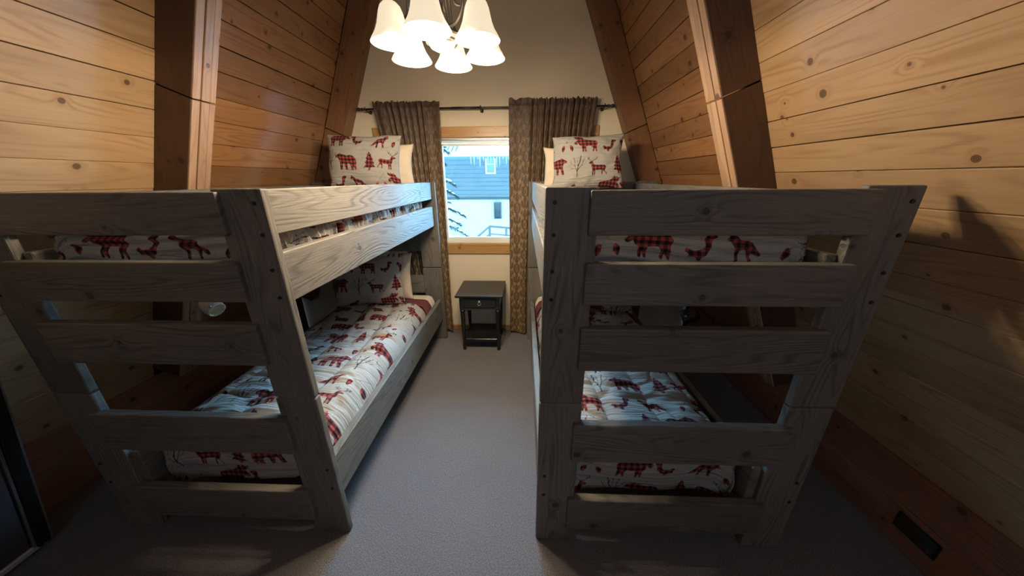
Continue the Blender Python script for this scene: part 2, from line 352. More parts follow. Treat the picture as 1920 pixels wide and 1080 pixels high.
def lathe(name, prof, mat, parent=None, loc=(0, 0, 0), seg=24, smooth=True, rot=None):
    pr = np.array(prof); n = len(pr); a = np.arange(seg)/seg*2*PI
    V = np.stack([np.outer(pr[:, 0], np.cos(a)), np.outer(pr[:, 0], np.sin(a)), np.repeat(pr[:, 1][:, None], seg, 1)], -1).reshape(-1, 3)
    F = [(k*seg+i, k*seg+(i+1) % seg, (k+1)*seg+(i+1) % seg, (k+1)*seg+i) for k in range(n-1) for i in range(seg)]
    return link(name, np_mesh(name, V, F, smooth=smooth), mat, parent, loc, rot)
def tube_mesh(pts, r, seg=10, name='tube'):
    pts = [Vector(p) for p in pts]; n = len(pts); rs = r if hasattr(r, '__len__') else [r]*n; V = []; up = None
    for i, p in enumerate(pts):
        tn = (pts[min(i+1, n-1)]-pts[max(i-1, 0)]).normalized()
        if up is None: up = tn.orthogonal().normalized()
        up = (up-tn*up.dot(tn)).normalized(); sd_ = tn.cross(up)
        for k in range(seg): a = 2*PI*k/seg; V.append(p+(up*math.cos(a)+sd_*math.sin(a))*rs[i])
    F = [(i*seg+k, i*seg+(k+1) % seg, (i+1)*seg+(k+1) % seg, (i+1)*seg+k) for i in range(n-1) for k in range(seg)]
    b = len(V); V.append(pts[0]); V.append(pts[-1])
    F += [(b, (k+1) % seg, k, k) for k in range(0)]
    bm = bmesh.new(); vs = [bm.verts.new(v) for v in V]
    for f in F: bm.faces.new([vs[q] for q in f])
    for k in range(seg):
        bm.faces.new((vs[b], vs[(k+1) % seg], vs[k])); bm.faces.new((vs[b+1], vs[(n-1)*seg+k], vs[(n-1)*seg+(k+1) % seg]))
    return mesh_from(bm, name, True)
def prism_y(bm, poly, y0, y1):
    a = [bm.verts.new((x, y0, z)) for x, z in poly]; b = [bm.verts.new((x, y1, z)) for x, z in poly]; n = len(poly)
    bm.faces.new(a); bm.faces.new(b[::-1])
    for i in range(n): bm.faces.new((a[i], b[i], b[(i+1) % n], a[(i+1) % n]))

# ------------------------------------------------------------------ setting
XC = -.356; MS = .4154; ZC = 3.3; YB = 3.12; YF = -2.4; KZ = .377; KX = 2.066
def wx(z, s, inner=False): return XC+s*((1.394 if inner else 1.582)-MS*(z-1.6))      # s=+1 right, -1 left
def struct(name, bm, mat): o = link(name, mesh_from(bm, name), mat); o['kind'] = 'structure'; return o
bm = bmesh.new(); bm_box(bm, (XC, .36, -.05), (2*KX+.4, 5.9, .1)); struct('floor', bm, CARPET)
bm = bmesh.new(); bm_box(bm, (XC, .36, ZC+.05), (2.4, 5.9, .1)); struct('ceiling', bm, PLASTER)
def wslice(bm, z0, z1, y0, y1, xl=None, xr=None):
    """slice of the A-frame end wall between two heights"""
    def e(z, s): return wx(z, s)+s*.06 if z >= KZ else XC+s*(KX+.06)
    zs = [z0]+([KZ] if z0 < KZ < z1 else [])+[z1]
    L = [((e(z, -1) if xl is None else xl), z) for z in zs]; R = [((e(z, 1) if xr is None else xr), z) for z in zs]
    prism_y(bm, L+R[::-1], y0, y1)
WX0, WX1, WZ0, WZ1 = -1.30, .585, .962, 1.957
bm = bmesh.new()
wslice(bm, 0, WZ0, YB, YB+.16); wslice(bm, WZ1, ZC, YB, YB+.16); wslice(bm, WZ0, WZ1, YB, YB+.16, xr=WX0); wslice(bm, WZ0, WZ1, YB, YB+.16, xl=WX1)
struct('wall_back', bm, PLASTER)
bm = bmesh.new(); wslice(bm, 0, ZC, YF-.1, YF); struct('wall_front', bm, BEAM_MID)
BY0, BY1 = 1.65, 1.775
def slope_quad(bm, s, z0, z1, y0, y1, off, th):
    pts = []
    for z, q in ((z0, off), (z1, off), (z1, off+th), (z0, off+th)): pts.append((wx(z, s)+s*q, z))
    prism_y(bm, pts, y0, y1)
ROWS = {1: [.377, .512, .64, .743, .85, .953, 1.05, 1.16, 1.27, 1.387, 1.502, 1.617, 1.728, 1.838, 1.955, 2.07, 2.187],
        -1: [.377, .50, .62, .735, .85, .965, 1.08, 1.20, 1.32, 1.44, 1.562, 1.683, 1.803, 1.925, 2.045, 2.17]}
for s, side in ((1, 'right'), (-1, 'left')):
    bm = bmesh.new(); slope_quad(bm, s, KZ-.01, ZC, YF, YB, .028, .08); wall = struct('wall_'+side, bm, SHELL)
    rows = ROWS[s][:]
    while rows[-1] < ZC-.13: rows.append(rows[-1]+.1165)
    rows.append(ZC)
    nrm = Vector((-s, 0, -MS)).normalized(); up = Vector((-s*MS, 0, 1)).normalized(); ly = Vector((0, 1, 0))
    wd = up; th = ly.cross(wd)
    A = Matrix((ly, wd, th)).transposed()
    for bay, (y0, y1) in enumerate(((YF, BY0+.01), (BY1-.01, 2.99))):
        for k in range(len(rows)-1):
            z0, z1 = rows[k], rows[k+1]; zc = (z0+z1)/2
            W_ = (z1-z0)*math.hypot(1, MS)-random.choice((.002, .003, .005)); T_ = .022
            proud = random.uniform(-.0015, .0015)
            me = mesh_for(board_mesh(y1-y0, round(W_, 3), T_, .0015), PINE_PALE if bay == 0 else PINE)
            o = link('plank', me, None, wall, Vector((wx(zc, s), (y0+y1)/2, zc))-nrm*(T_/2+proud), A.to_euler())
    # knee boards below the slope, with an upper ledge
    bm = bmesh.new(); bm_box(bm, (XC+s*(KX+.04), .36, KZ/2), (.03, 5.5, KZ)); bb = struct('baseboard_'+side, bm, SHELL)
    for z0, z1 in ((.002, .205), (.208, .379)):
        o = board('board', 'y', (XC+s*KX if s > 0 else XC-KX-.025, YF, z0), (XC+s*KX+.025 if s > 0 else XC-KX, 2.99, z1), KNEE, None, .0015)
        o.parent = bb
# rafters
def rafter(y0, y1, s, label, seam_z, mats, near):
    r = thing('rafter', label, 'beam', (wx(0, s, True), y0, 0))
    X0 = r.location
    def piece(name, z0, z1, off0, off1, ya, yb, mat, parent=r, bev=.002):
        # board running up the slope; off measured outward (towards the roof) from the inner face
        up = Vector((-s*MS, 0, 1)).normalized(); out = Vector((s, 0, 0)); nrm = Vector((s, 0, MS)).normalized()
        L = (z1-z0)*math.hypot(1, MS); cs = 1/math.hypot(1, MS)
        th = (off1-off0)*cs
        if near == 'front': A = Matrix((up, nrm, up.cross(nrm))).transposed(); dims = (L, th, yb-ya)
        else: A = Matrix((up, Vector((0, 1, 0)), up.cross(Vector((0, 1, 0))))).transposed(); dims = (L, yb-ya, th)
        zc = (z0+z1)/2; base = Vector((wx(zc, s, True), (ya+yb)/2, zc))+nrm*((off0+off1)/2*cs)
        me = mesh_for(board_mesh(*dims, bev), mat)
        return link(name, me, None, parent, base-X0 if parent is r else base-X0-parent.location, A.to_euler())
    for z0, z1 in ((.38, seam_z-.003), (seam_z+.003, ZC)):
        if mats == 'near':
            near = 'front'; piece('side_board', z0, z1, .004, .205, y0, y0+.035, BEAM_DARK)
            near = 'in'; piece('core_board', z0, z1, .004, .205, y0+.035, y1, BEAM_LIGHT)
            near = 'in'; piece('trim_strip', z0, z1, -.006, .006, y0+.045, y0+.085, BEAM_LIGHT)
            piece('trim_strip', z0, z1, -.002, .006, y0+.089, y1-.003, BEAM_LIGHT)
            piece('trim_strip', z0, z1, -.002, .006, y0+.002, y0+.041, BEAM_LIGHT)
        else:
            near = 'front'; piece('beam_board', z0, z1, 0, .188, y0, y1, BEAM_MID)
    return r
RAF = [(BY0, BY1, 1, 'dark-faced sloping rafter with pale inner edge, on the right above the right bunk bed', 1.94, 'near'),
       (BY0, BY1, -1, 'dark-faced sloping rafter with pale inner edge, on the left above the left bunk bed', 1.97, 'near'),
       (2.995, 3.118, 1, 'brown sloping end rafter against the window wall, right of the curtains', 1.965, 'far'),
       (2.995, 3.118, -1, 'brown sloping end rafter against the window wall, left of the curtains', 1.965, 'far')]
for a in RAF: rafter(*a, None)
# baseboard under the window, window trim
board('baseboard_back', 'x', (XC-1.93, YB-.014, .001), (XC+1.93, YB-.0005, .06), TRIM_WOOD, kind='structure')
TX0, TX1 = -1.385, .668
for i, (lo, hi, ax) in enumerate((((TX0, YB-.022, 1.957), (TX1, YB-.0005, 2.043), 'x'), ((TX0, YB-.022, .874), (TX1, YB-.0005, .958), 'x'),
                                  ((TX0, YB-.021, .9585), (WX0, YB-.0005, 1.9565), 'z'), ((WX1, YB-.021, .9585), (TX1, YB-.0005, 1.9565), 'z'))):
    board('trim_%d' % (i+1), ax, lo, hi, TRIM_WOOD, kind='structure')
# window
bm = bmesh.new()
for lo, hi in (((WX0, YB+.02, WZ0+.045), (WX0+.045, YB+.09, WZ1-.04)), ((WX1-.045, YB+.02, WZ0+.045), (WX1, YB+.09, WZ1-.04)), ((WX0, YB+.02, WZ1-.04), (WX1, YB+.09, WZ1)), ((WX0, YB+.02, WZ0+.02), (WX1, YB+.09, WZ0+.045))):
    bm_box(bm, (Vector(lo)+Vector(hi))/2, Vector(hi)-Vector(lo))
win = struct('window_1', bm, VINYL)
def wpart(name, lo, hi, mat, bev=.002): return board(name, 'x', lo, hi, mat, win, bev)
wpart('sill', (WX0, YB-.02, WZ0-.002), (WX1, YB+.10, WZ0+.020), TRIM_WOOD)
wpart('sash_rail', (WX0+.045, YB+.035, WZ0+.045), (WX1-.045, YB+.065, WZ0+.073), VINYL)
wpart('sash_rail', (WX0+.045, YB+.035, WZ1-.068), (WX1-.045, YB+.065, WZ1-.046), VINYL)
wpart('mullion', (-.80, YB+.03, WZ0+.073), (-.765, YB+.07, WZ1-.068), VINYL)
wpart('mullion', (.02, YB+.03, WZ0+.073), (.055, YB+.07, WZ1-.068), VINYL)
wpart('head_track', (WX0+.045, YB+.0, WZ1-.022), (WX1-.045, YB+.03, WZ1-.012), SILVER)
for a, b in ((WX0+.045, -.80), (-.765, .02), (.055, WX1-.045)):
    wpart('pane', (a, YB+.046, WZ0+.07), (b, YB+.050, WZ1-.066), GLASS, 0)

# ------------------------------------------------------------------ noise for cloth
def sines(U, V, n, fu, fv, seed, amp=1.0):
    r = np.random.default_rng(seed); z = np.zeros_like(U)
    for _ in range(n):
        a = r.uniform(*fu)*r.choice((-1, 1)); b = r.uniform(*fv); z += np.sin(a*U+b*V+r.uniform(0, 6.28))*r.uniform(.4, 1)
    return z*amp/math.sqrt(n)

def comforter(name, xa, xw, yn, yf, ztop, zlow_side, zlow_near, step, seed, parent=None, ruche=0.0, uoff=(0, 0), puff=.02):
    """xa aisle edge, xw wall edge (world), yn near edge, yf far edge; drapes down on aisle, wall and near sides"""
    s = 1 if xw > xa else -1; Wd = abs(xw-xa); rad = .045
    dropx = ztop-zlow_side; dropn = ztop-zlow_near
    a = np.arange(-dropx, Wd+dropx+1e-6, step); b = np.arange(-dropn, (yf-yn)+1e-6, step); nu, nv = len(a), len(b)
    A_, B_ = np.meshgrid(a, b)
    def fold(q, lo, hi):
        e0 = np.clip(lo-q, 0, None); e1 = np.clip(q-hi, 0, None); return np.clip(q, lo, hi), e0, e1
    x, e0, e1 = fold(A_, 0, Wd); y, f0, _ = fold(B_, 0, 99)
    ex = np.maximum(e0, e1); drop = np.maximum(ex, f0)
    # rounded shoulders
    dx_in = np.minimum(x, Wd-x); dy_in = y
    def sh(d): return rad-np.sqrt(np.clip(rad**2-np.clip(rad-d, 0, rad)**2, 0, None))
    rx = .15 if ztop < 1 else .07; dxc = np.clip(rx-dx_in, 0, rx)/rx; zt = ztop-(.10 if ztop < 1 else .05)*(1-np.sqrt(np.clip(1-dxc**2.2, 0, None)))-sh(dy_in)*.9
    zedge = ztop-(.10 if ztop < 1 else .05)
    # quilting channels run along the bed
    ch = np.abs(np.sin(PI*(A_+.04*np.sin(B_*3+seed))/.235)); top = drop <= 0
    wr = sines(A_, B_, 16, (2, 16), (14, 46), seed, 1)*(.35+.65*np.exp(-((1-ch)/.5)**2)) + sines(A_, B_, 10, (2, 10), (50, 95), seed+1, .4)
    crease = np.abs(sines(A_, B_, 9, (3, 14), (9, 28), seed+5, 1)); wr = wr-1.3*np.exp(-(crease/.16)**2)
    h = puff*1.3*(ch**.4) + .0085*wr + .012*sines(A_, B_, 6, (1, 4), (1, 5), seed+2)
    z = np.where(top, zt+h*np.clip(dx_in/.05, .2, 1)*np.clip(dy_in/.05, .2, 1)-puff*.4, np.minimum(ztop-drop, np.where(f0 > 0, zt-drop, zedge-drop*.6)))
    out = .010*sines(A_, B_, 12, (4, 18), (10, 40), seed+3) + (ruche*np.sin(B_*150+4*np.sin(B_*9+seed)+2.5*np.sin(B_*23)+A_*14)*(.6+.4*np.sin(B_*31+seed)) if ruche else 0)
    out = out*np.clip(drop/.04, 0, 1)+.012*np.sin(np.clip(drop/.2, 0, 1)*PI)
    X = x.copy(); X = np.where((e0 >= ex) & (e0 > 0) & (e0 >= f0), -out, X); X = np.where((e1 > 0) & (e1 >= f0) & (e1 >= e0), Wd+out, X)
    Y = np.where((f0 > 0) & (f0 > ex), -out+.012*sines(A_, B_, 8, (8, 22), (1, 4), seed+6)*np.clip(f0/.1, 0, 1), y)
    z = z + np.where(f0 > 0, .02*sines(A_, B_*0, 6, (3, 12), (0, .1), seed+7)*np.clip(f0/dropn, 0, 1), 0)
    Vv = np.stack([xa+s*X, yn+Y, z], -1).reshape(-1, 3)
    U_, V_ = (A_*s+uoff[0]).ravel(), (B_+uoff[1]).ravel()
    uv = np.stack([U_, V_], 1)
    mot = np.stack([sample_tile(TP, U_, V_, TILE, TILE), sample_tile(TD, U_, V_, TILE, TILE)], 1)
    me = np_mesh(name, Vv-np.array([xa, yn, 0]), grid_faces(nu, nv, flip=(s < 0)), uv, mot)
    o = link(name, me, PRINT, parent, (xa, yn, 0)); md = o.modifiers.new('thickness', 'SOLIDIFY'); md.thickness = .006; md.offset = -1
    return o

def pillow(name, loc, w, h, th, tilt, yaw, mat, roll=0., step=.006, uo=None, seed=1, sag=0.):
    nu, nv = int(w/step), int(h/step); u, v = np.meshgrid(np.linspace(-1, 1, nu), np.linspace(-1, 1, nv))
    prof = (np.clip(1-np.abs(u)**2.6, 0, 1)**.55)*(np.clip(1-np.abs(v)**2.6, 0, 1)**.55)
    pin = 1-.07*(1-np.abs(v)**2)*np.abs(u)**3 ; pinv = 1-.07*(1-np.abs(u)**2)*np.abs(v)**3
    x = u*w/2*pin+.006*sines(u, v, 6, (2, 5), (2, 7), seed); z = v*h/2*pinv+.006*sines(u, v, 6, (2, 7), (2, 5), seed+1)+h/2
    ang = np.arctan2(v, u); rr = np.hypot(u, v)
    wr = .006*np.sin(ang*11+seed)*np.clip(rr-.45, 0, .6)+.003*sines(u, v, 10, (5, 16), (4, 12), seed+3)
    y = th/2*prof*(1+.15*sines(u, v, 4, (1, 3), (1, 3), seed+4))*(1+sag*(-v))+wr*prof**.3
    V1 = np.stack([x, -y, z], -1).reshape(-1, 3); V2 = np.stack([x, y*.8, z], -1).reshape(-1, 3)
    F = np.vstack([grid_faces(nu, nv), grid_faces(nu, nv, off=nu*nv, flip=True)])
    U_ = (u*w/2).ravel(); Z_ = (v*h/2).ravel(); mot = None; uv = np.vstack([np.stack([U_, Z_], 1)]*2)
    if uo is not None:
        uv = uv+np.array(uo); m1 = np.stack([sample_tile(TP, uv[:, 0], uv[:, 1], TILE, TILE), sample_tile(TD, uv[:, 0], uv[:, 1], TILE, TILE)], 1); mot = m1
    else: mot = np.zeros((len(U_)*2, 2))
    me = np_mesh(name, np.vstack([V1, V2]), F, uv, mot)
    bm = bmesh.new(); bm.from_mesh(me); bmesh.ops.remove_doubles(bm, verts=bm.verts, dist=.0012); bm.to_mesh(me); bm.free(); me.shade_smooth()
    o = link(name, me, mat, None, loc); o.rotation_euler = (Matrix.Rotation(yaw, 3, 'Z') @ Matrix.Rotation(-tilt, 3, 'X') @ Matrix.Rotation(roll, 3, 'Y')).to_euler(); return o

# ------------------------------------------------------------------ bunk beds
Y0, Y1 = .985, 2.935; PT = .032; PW = .165; ZT = 1.575; SEAM = .78
SL = [(1.431, 1.566), (1.197, 1.341), (.94, 1.11), (.506, .692), (.105, .285)]
def bunk(s, xo, label):
    """s=+1: aisle side at xo, bed extends to +x; s=-1 mirrored"""
    r = thing('bunk_bed', label, 'bunk bed', (xo, Y0, 0))
    def X(a, b): p, q = xo+s*a, xo+s*b; return (min(p, q), max(p, q))
    WID = 1.105
    bolt = board_mesh  # placeholder to keep names local
    bm = bmesh.new(); bmesh.ops.create_cone(bm, cap_ends=True, segments=12, radius1=.0062, radius2=.0068, depth=.006); bme = mesh_from(bm, 'bolt', False); bme.materials.append(PLUG)
    for yi, (ya, yb) in enumerate(((Y0, Y0+PT), (Y1-PT, Y1))):
        for side, (a, b) in enumerate(((0 if yi == 0 else -.022, PW), (WID-PW, WID))):
            x0, x1 = X(a, b)
            for z0, z1 in ((0.001, SEAM-.003), (SEAM+.003, ZT)):
                p = board('post', 'z', (x0, ya, z0), (x1, yb, z1), GREY, r, .006, seg=2)
                if yi == 0:
                    fx = xo+s*(.03 if side == 0 else WID-.03)
                    for zb in ((1.53, 1.43, 1.31, 1.21) if z0 > .5 else (.40, .29)):
                        q = link('bolt', bme, None, p, None if False else (0, 0, 0)); 
                        # post local axes: x=world z, y=world x, z=world y
                        c = p.location+r.location; q.location = (zb-c.z, fx-c.x, (ya-.001)-c.y)
        # end slats, let into the posts and standing slightly proud
        for z0, z1 in SL:
            x0, x1 = X(.135, WID-.135)
            if yi == 0: board('slat', 'x', (x0, Y0-.02, z0), (x1, Y0+.018, z1), GREY, r, .005, seg=2)
            else: board('slat', 'x', (x0, Y1-.018, z0), (x1, Y1+.02, z1), GREY, r, .005)
    # long rails: aisle side and wall side
    xa0, xa1 = X(.006, .043); xw0, xw1 = X(WID-PW-.037, WID-PW)
    for (x0, x1, ya, yb) in ((xa0, xa1, Y0+PT, Y1-PT), (xw0, xw1, Y0+.0, Y1-.0)):
        wallside = (x0 == xw0)
        ya, yb = (Y0+PT-.0, Y1-PT) if not wallside else (Y0+.02, Y1-.02)
        board('guard_rail', 'y', (x0, ya, 1.426), (x1, yb, 1.572 if not wallside else 1.555), GREY, r, .004)
        board('side_rail', 'y', (x0, ya, 1.186), (x1, yb, 1.365), GREY, r, .004)
        board('side_rail', 'y', (x0, ya, .228), (x1, yb, .448), GREY, r, .004)
    x0, x1 = X(.0435, WID-PW-.0375)
    for z in (.235, 1.20):
        for k in range(9): 
            y = Y0+.14+k*.205; board('support_slat', 'x', (x0, y, z), (x1, y+.07, z+.018), GREY, r, 0)
    # mattresses (things of their own)
    tone = 'left' if s < 0 else 'right'
    mx0, mx1 = X(.072, WID-PW-.055)
    for lev, (z0, z1) in (('lower', (.2535, .452)), ('upper', (1.2185, 1.43))):
        bm = bmesh.new(); bm_box(bm, (0, 0, 0), (mx1-mx0-.02, Y1-PT-.03-Y0-PT-.07, z1-z0)); bmesh.ops.bevel(bm, geom=bm.edges[:], offset=.05, segments=5, affect='EDGES', profile=.5)
        mt = link('mattress', mesh_from(bm, 'mattress', True), MATT, None, ((mx0+mx1)/2, (Y0+Y1)/2+.02, (z0+z1)/2))
        tag(mt, 'plain mattress on the %s bunk of the %s bunk bed' % (lev, tone), 'mattress')
    xe_a = xo+s*.070; xe_w = xo+s*(WID-PW-.065)
    c = comforter('comforter', xe_a, xe_w, Y0+.085, 2.60, .525, .34, .26, .0065, 11 if s > 0 else 31, uoff=(.13 if s > 0 else .35, .02 if s > 0 else .17))
    tag(c, 'woodland print quilted comforter on the lower bunk of the %s bunk bed' % tone, 'comforter')
    c = comforter('comforter', xe_a, xe_w, Y0+.085, 2.74, 1.49, 1.345, 1.325, .0075, 51 if s > 0 else 71, ruche=.013, uoff=(.02 if s > 0 else .3, .30), puff=.018)
    tag(c, 'woodland print quilted comforter on the upper bunk of the %s bunk bed' % tone, 'comforter')
    # maroon blanket edge and cream sheet at the pillow end of the lower bunk
    for nm, lab, mat, ya, yb, dz in (('blanket', 'maroon blanket band beyond the comforter on the lower %s bunk' % tone, MAROON, 2.56, 2.71, .012), ('sheet', 'cream sheet at the head of the lower %s bunk' % tone, CREAM, 2.66, 2.848, .004)):
        Wd = abs(xe_w-xe_a); a = np.arange(-.14, Wd+.141, .02); b = np.arange(0, yb-ya+.001, .015 if True else 1); A_, B_ = np.meshgrid(a, b)
        x = np.clip(A_, 0, Wd); dr = np.maximum(-A_, A_-Wd).clip(0); din = np.minimum(x, Wd-x); rad = .05
        z = .498+dz-(rad-np.sqrt(np.clip(rad**2-np.clip(rad-din, 0, rad)**2, 0, None)))-dr+.003*sines(A_, B_, 5, (5, 15), (5, 30), 5)
        z += np.where(b.max()-B_ < .02, -.0, 0)
        V_ = np.stack([s*np.where(A_ < 0, -.004-.004*dz, np.where(A_ > Wd, Wd+.004, x)), B_, z], -1).reshape(-1, 3)
        o = link(nm, np_mesh(nm, V_, grid_faces(len(a), len(b), flip=(s < 0))), mat, None, (xe_a, ya, 0)); md = o.modifiers.new('thickness', 'SOLIDIFY'); md.thickness = .012; md.offset = 1
        tag(o, lab, nm)
    return r
bunk(-1, -.822, 'weathered grey wooden bunk bed with slatted ends, left of the aisle')
bunk(1, .066, 'weathered grey wooden bunk bed with slatted ends, right of the aisle')

# pillows
def P(name, label, *a, **k): return tag(pillow(name, *a, **k), label, 'pillow')
P('pillow', 'printed bear and pine tree pillow standing on the upper left bunk', (-1.285, 2.60, 1.525), .60, .42, .17, .22, .03, PRINT, roll=.03, uo=(.02, .40), seed=3)
P('pillow', 'plain cream pillow behind the printed one on the upper left bunk', (-1.20, 2.745, 1.51), .56, .37, .12, .15, -.04, CREAM, seed=5, step=.012)
P('pillow', 'printed stag and bear pillow standing on the upper right bunk', (.505, 2.62, 1.515), .56, .41, .17, .2, -.05, PRINT, roll=-.03, uo=(.33, .12), seed=7)
P('pillow', 'plain cream pillow behind the printed one on the upper right bunk', (.44, 2.745, 1.51), .56, .34, .12, .15, .03, CREAM, seed=8, step=.012)
P('pillow', 'printed stag and bear pillow leaning on the lower left bunk', (-1.36, 2.52, .53), .62, .46, .17, .30, .10, PRINT, roll=-.03, uo=(.31, .12), seed=9)
P('pillow', 'plain cream pillow behind the printed one on the lower left bunk', (-1.34, 2.70, .52), .60, .44, .13, .22, .06, CREAM, seed=10, step=.012)
P('pillow', 'printed pillow leaning on the lower right bunk', (.62, 2.44, .53), .60, .42, .17, .45, -.12, PRINT, roll=.03, uo=(.1, .3), seed=12)
P('pillow', 'plain cream pillow behind the printed one on the lower right bunk', (.62, 2.68, .52), .56, .42, .13, .22, -.05, CREAM, seed=13, step=.012)

# ------------------------------------------------------------------ curtains and rod
rod = thing('curtain_rod', 'slim dark bronze curtain rod above the window', 'curtain rod', (XC, 3.03, 2.178))
link('rod', tube_mesh([(-1.06, 0, 0), (1.075, 0, 0)], .0075, 12), ROD, rod)
link('rod_sleeve', tube_mesh([(-.28, 0, 0), (-.02, 0, 0)], .0095, 12), ROD, rod)
for x in (-1.075, 1.09):
    lathe('finial', [(0, -.03), (.008, -.028), (.013, -.015), (.007, 0), (.012, .01), (.015, .022), (.008, .034), (0, .04)], ROD, rod, (x, 0, 0), 14, rot=(0, PI/2*(1 if x > 0 else -1), 0))
for x in (-1.03, -.02, 1.04):
    b = link('bracket', tube_mesh([(x, .088, -.01), (x, .03, -.012), (x, .0, -.012), (x, -.016, -.002), (x, -.014, .014)], .005, 8), ROD, rod)
    lathe('rosette', [(0, 0), (.016, 0), (.014, .008), (0, .01)], ROD, b, (x, .09, -.01), 14, rot=(PI/2, 0, 0))
def curtain(segments, ztop, zbot, label, seed, bottom_scale):
    """segments: list of (x0, x1, folds, depth) along the rod at the top"""
    us = []; xs = []; ph = []; dp = []; u = 0; p = 0
    step = .0055
    for x0, x1, folds, depth in segments:
        n = max(8, int(abs(x1-x0)*(1.0+folds/abs(x1-x0)*depth*3.2)/step)); stretch = 1.0+folds/abs(x1-x0)*depth*3.2
        for k in range(n):
            f = k/n; us.append(u+f*abs(x1-x0)*stretch); xs.append(x0+(x1-x0)*f); ph.append(p+f*folds*2*PI); dp.append(depth)
        u += abs(x1-x0)*stretch; p += folds*2*PI
    us, xs, ph, dp = map(np.array, (us, xs, ph, dp)); k = np.ones(15)/15; dp = np.convolve(np.pad(dp, 7, 'edge'), k, 'valid')
    z = np.arange(zbot, ztop+1e-6, .006); nu, nv = len(us), len(z)
    X0, Z = np.meshgrid(xs, z); U_, _ = np.meshgrid(us, z); PH, _ = np.meshgrid(ph, z); DP, _ = np.meshgrid(dp, z)
    f = 1-(Z-zbot)/(ztop-zbot); ax, bs = bottom_scale
    X = ax+(X0-ax)*(1-(1-bs)*np.clip(f*1.25, 0, 1)**.8)
    rp = np.random.default_rng(seed)
    DP = DP*(.8+.35*np.sin(PH*.23+seed*2)); PH2 = PH+.5*np.sin(PH*.37+seed)+.35*np.sin(Z*2.1+U_*3)*f
    Y = DP*np.sin(PH2)*(.75+.35*f)+.25*DP*np.sin(2*PH2+1.3+Z*1.2)+.004*sines(U_, Z, 6, (8, 20), (2, 7), seed)
    X = X+.35*DP*np.cos(PH2)*.6
    # heading: pinched round the rod, ruffle above it
    near_rod = np.exp(-((Z-2.178)/.02)**2); Y = Y*(1-.45*near_rod)-.010*near_rod
    head = np.clip((Z-2.2)/.05, 0, 1); Y += head*.008*np.sin(PH*2.3+seed); Z2 = Z+head*(.007*np.sin(PH*1.7+2*np.sin(PH*.6))+.004*np.sin(PH*3.1))
    Z2 = Z2+np.clip(1-(Z-zbot)/.05, 0, 1)*.010*np.sin(PH+1)
    V_ = np.stack([X, 3.022+Y, Z2], -1).reshape(-1, 3)
    mm = sample_tile(DT, U_.ravel(), Z.ravel(), DW, DH); G = np.clip((2.12-Z)/.75, 0, 1).ravel()  # G: height fade for the painted glare, zero at the heading
    org = np.array([xs[0], 3.022, zbot])
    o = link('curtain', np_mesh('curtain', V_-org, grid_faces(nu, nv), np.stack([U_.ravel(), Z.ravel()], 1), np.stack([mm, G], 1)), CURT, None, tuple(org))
    md = o.modifiers.new('thickness', 'SOLIDIFY'); md.thickness = .0025
    tag(o, label, 'curtain'); return o
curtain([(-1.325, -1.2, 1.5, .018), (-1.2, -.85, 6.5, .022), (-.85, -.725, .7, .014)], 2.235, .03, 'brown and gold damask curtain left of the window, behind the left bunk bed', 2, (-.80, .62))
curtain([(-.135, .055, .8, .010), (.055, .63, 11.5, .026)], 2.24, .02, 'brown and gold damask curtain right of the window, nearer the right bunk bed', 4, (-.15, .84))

# ------------------------------------------------------------------ nightstand
def nightstand():
    r = thing('nightstand', 'small black nightstand with one drawer and turned legs below the window', 'nightstand', (-.405, 2.86, 0))
    def b(name, ax, lo, hi, mat=BLACK, par=None, bev=.003, seg=1):
        o = board(name, ax, Vector(lo)+r.location, Vector(hi)+r.location, mat, r, bev, seg=seg)
        if par is not None: o.parent = par; o.location = o.location-par.location; 
        return o
    b('top', 'xf', (-.222, -.235, .568), (.222, .225, .59), bev=.006, seg=3)
    b('apron', 'x', (-.185, -.185, .44), (-.172, .19, .568)); b('apron', 'x', (.172, -.185, .44), (.185, .19, .568))
    b('back_panel', 'x', (-.172, .178, .44), (.172, .19, .568)); b('bottom_panel', 'xf', (-.172, -.185, .432), (.172, .178, .44))
    b('front_rail', 'x', (-.172, -.198, .435), (.172, -.186, .458)); b('front_rail', 'x', (-.172, -.198, .556), (.172, -.186, .568))
    dr = b('drawer', 'x', (-.150, -.204, .461), (.150, -.186, .553), bev=.004, seg=2)
    mo = b('drawer_panel', 'x', (-.118, -.208, .479), (.118, -.2035, .536)); 
    # ring pull
    plate = lathe('pull_plate', [(0, 0), (.013, 0), (.011, .004), (.005, .008), (0, .009)], SILVER, r, (0, -.208, .522), 16, rot=(PI/2, 0, 0))
    link('ring_pull', tube_mesh([(.015*math.sin(a), -.214, .505+.015*math.cos(a)) for a in [2*PI*k/20 for k in range(21)]], .0028, 8), SILVER, r)
    # rope moulding
    link('rope_trim', tube_mesh([(-.15+.3*k/160, -.199+.003*math.cos(k*.9), .440+.004*math.sin(k*.9)) for k in range(161)], .0032, 6), plain('antique_rope', (.10, .09, .08), .35, .5), r)
    prof = [(0, .0), (.012, .0), (.016, .006), (.018, .018), (.013, .028), (.010, .034), (.017, .042), (.019, .052), (.014, .062), (.012, .075), (.0135, .10), (.017, .17), (.020, .27), (.0215, .36), (.018, .372), (.023, .378), (.023, .386), (.018, .392), (.021, .40), (.024, .41), (.024, .432), (0, .432)]
    first = None
    for sx in (-.168, .168):
        for sy in (-.175, .172):
            l = lathe('leg', prof, BLACK, r, (sx, sy, 0), 20)
            b('corner_block', 'z', (sx-.022, sy-.022, .4335), (sx+.022, sy+.022, .5675))
    b('shelf', 'xf', (-.165, -.17, .10), (.165, .17, .118)); b('shelf_rail', 'x', (-.15, -.178, .084), (.15, -.168, .12))
nightstand()

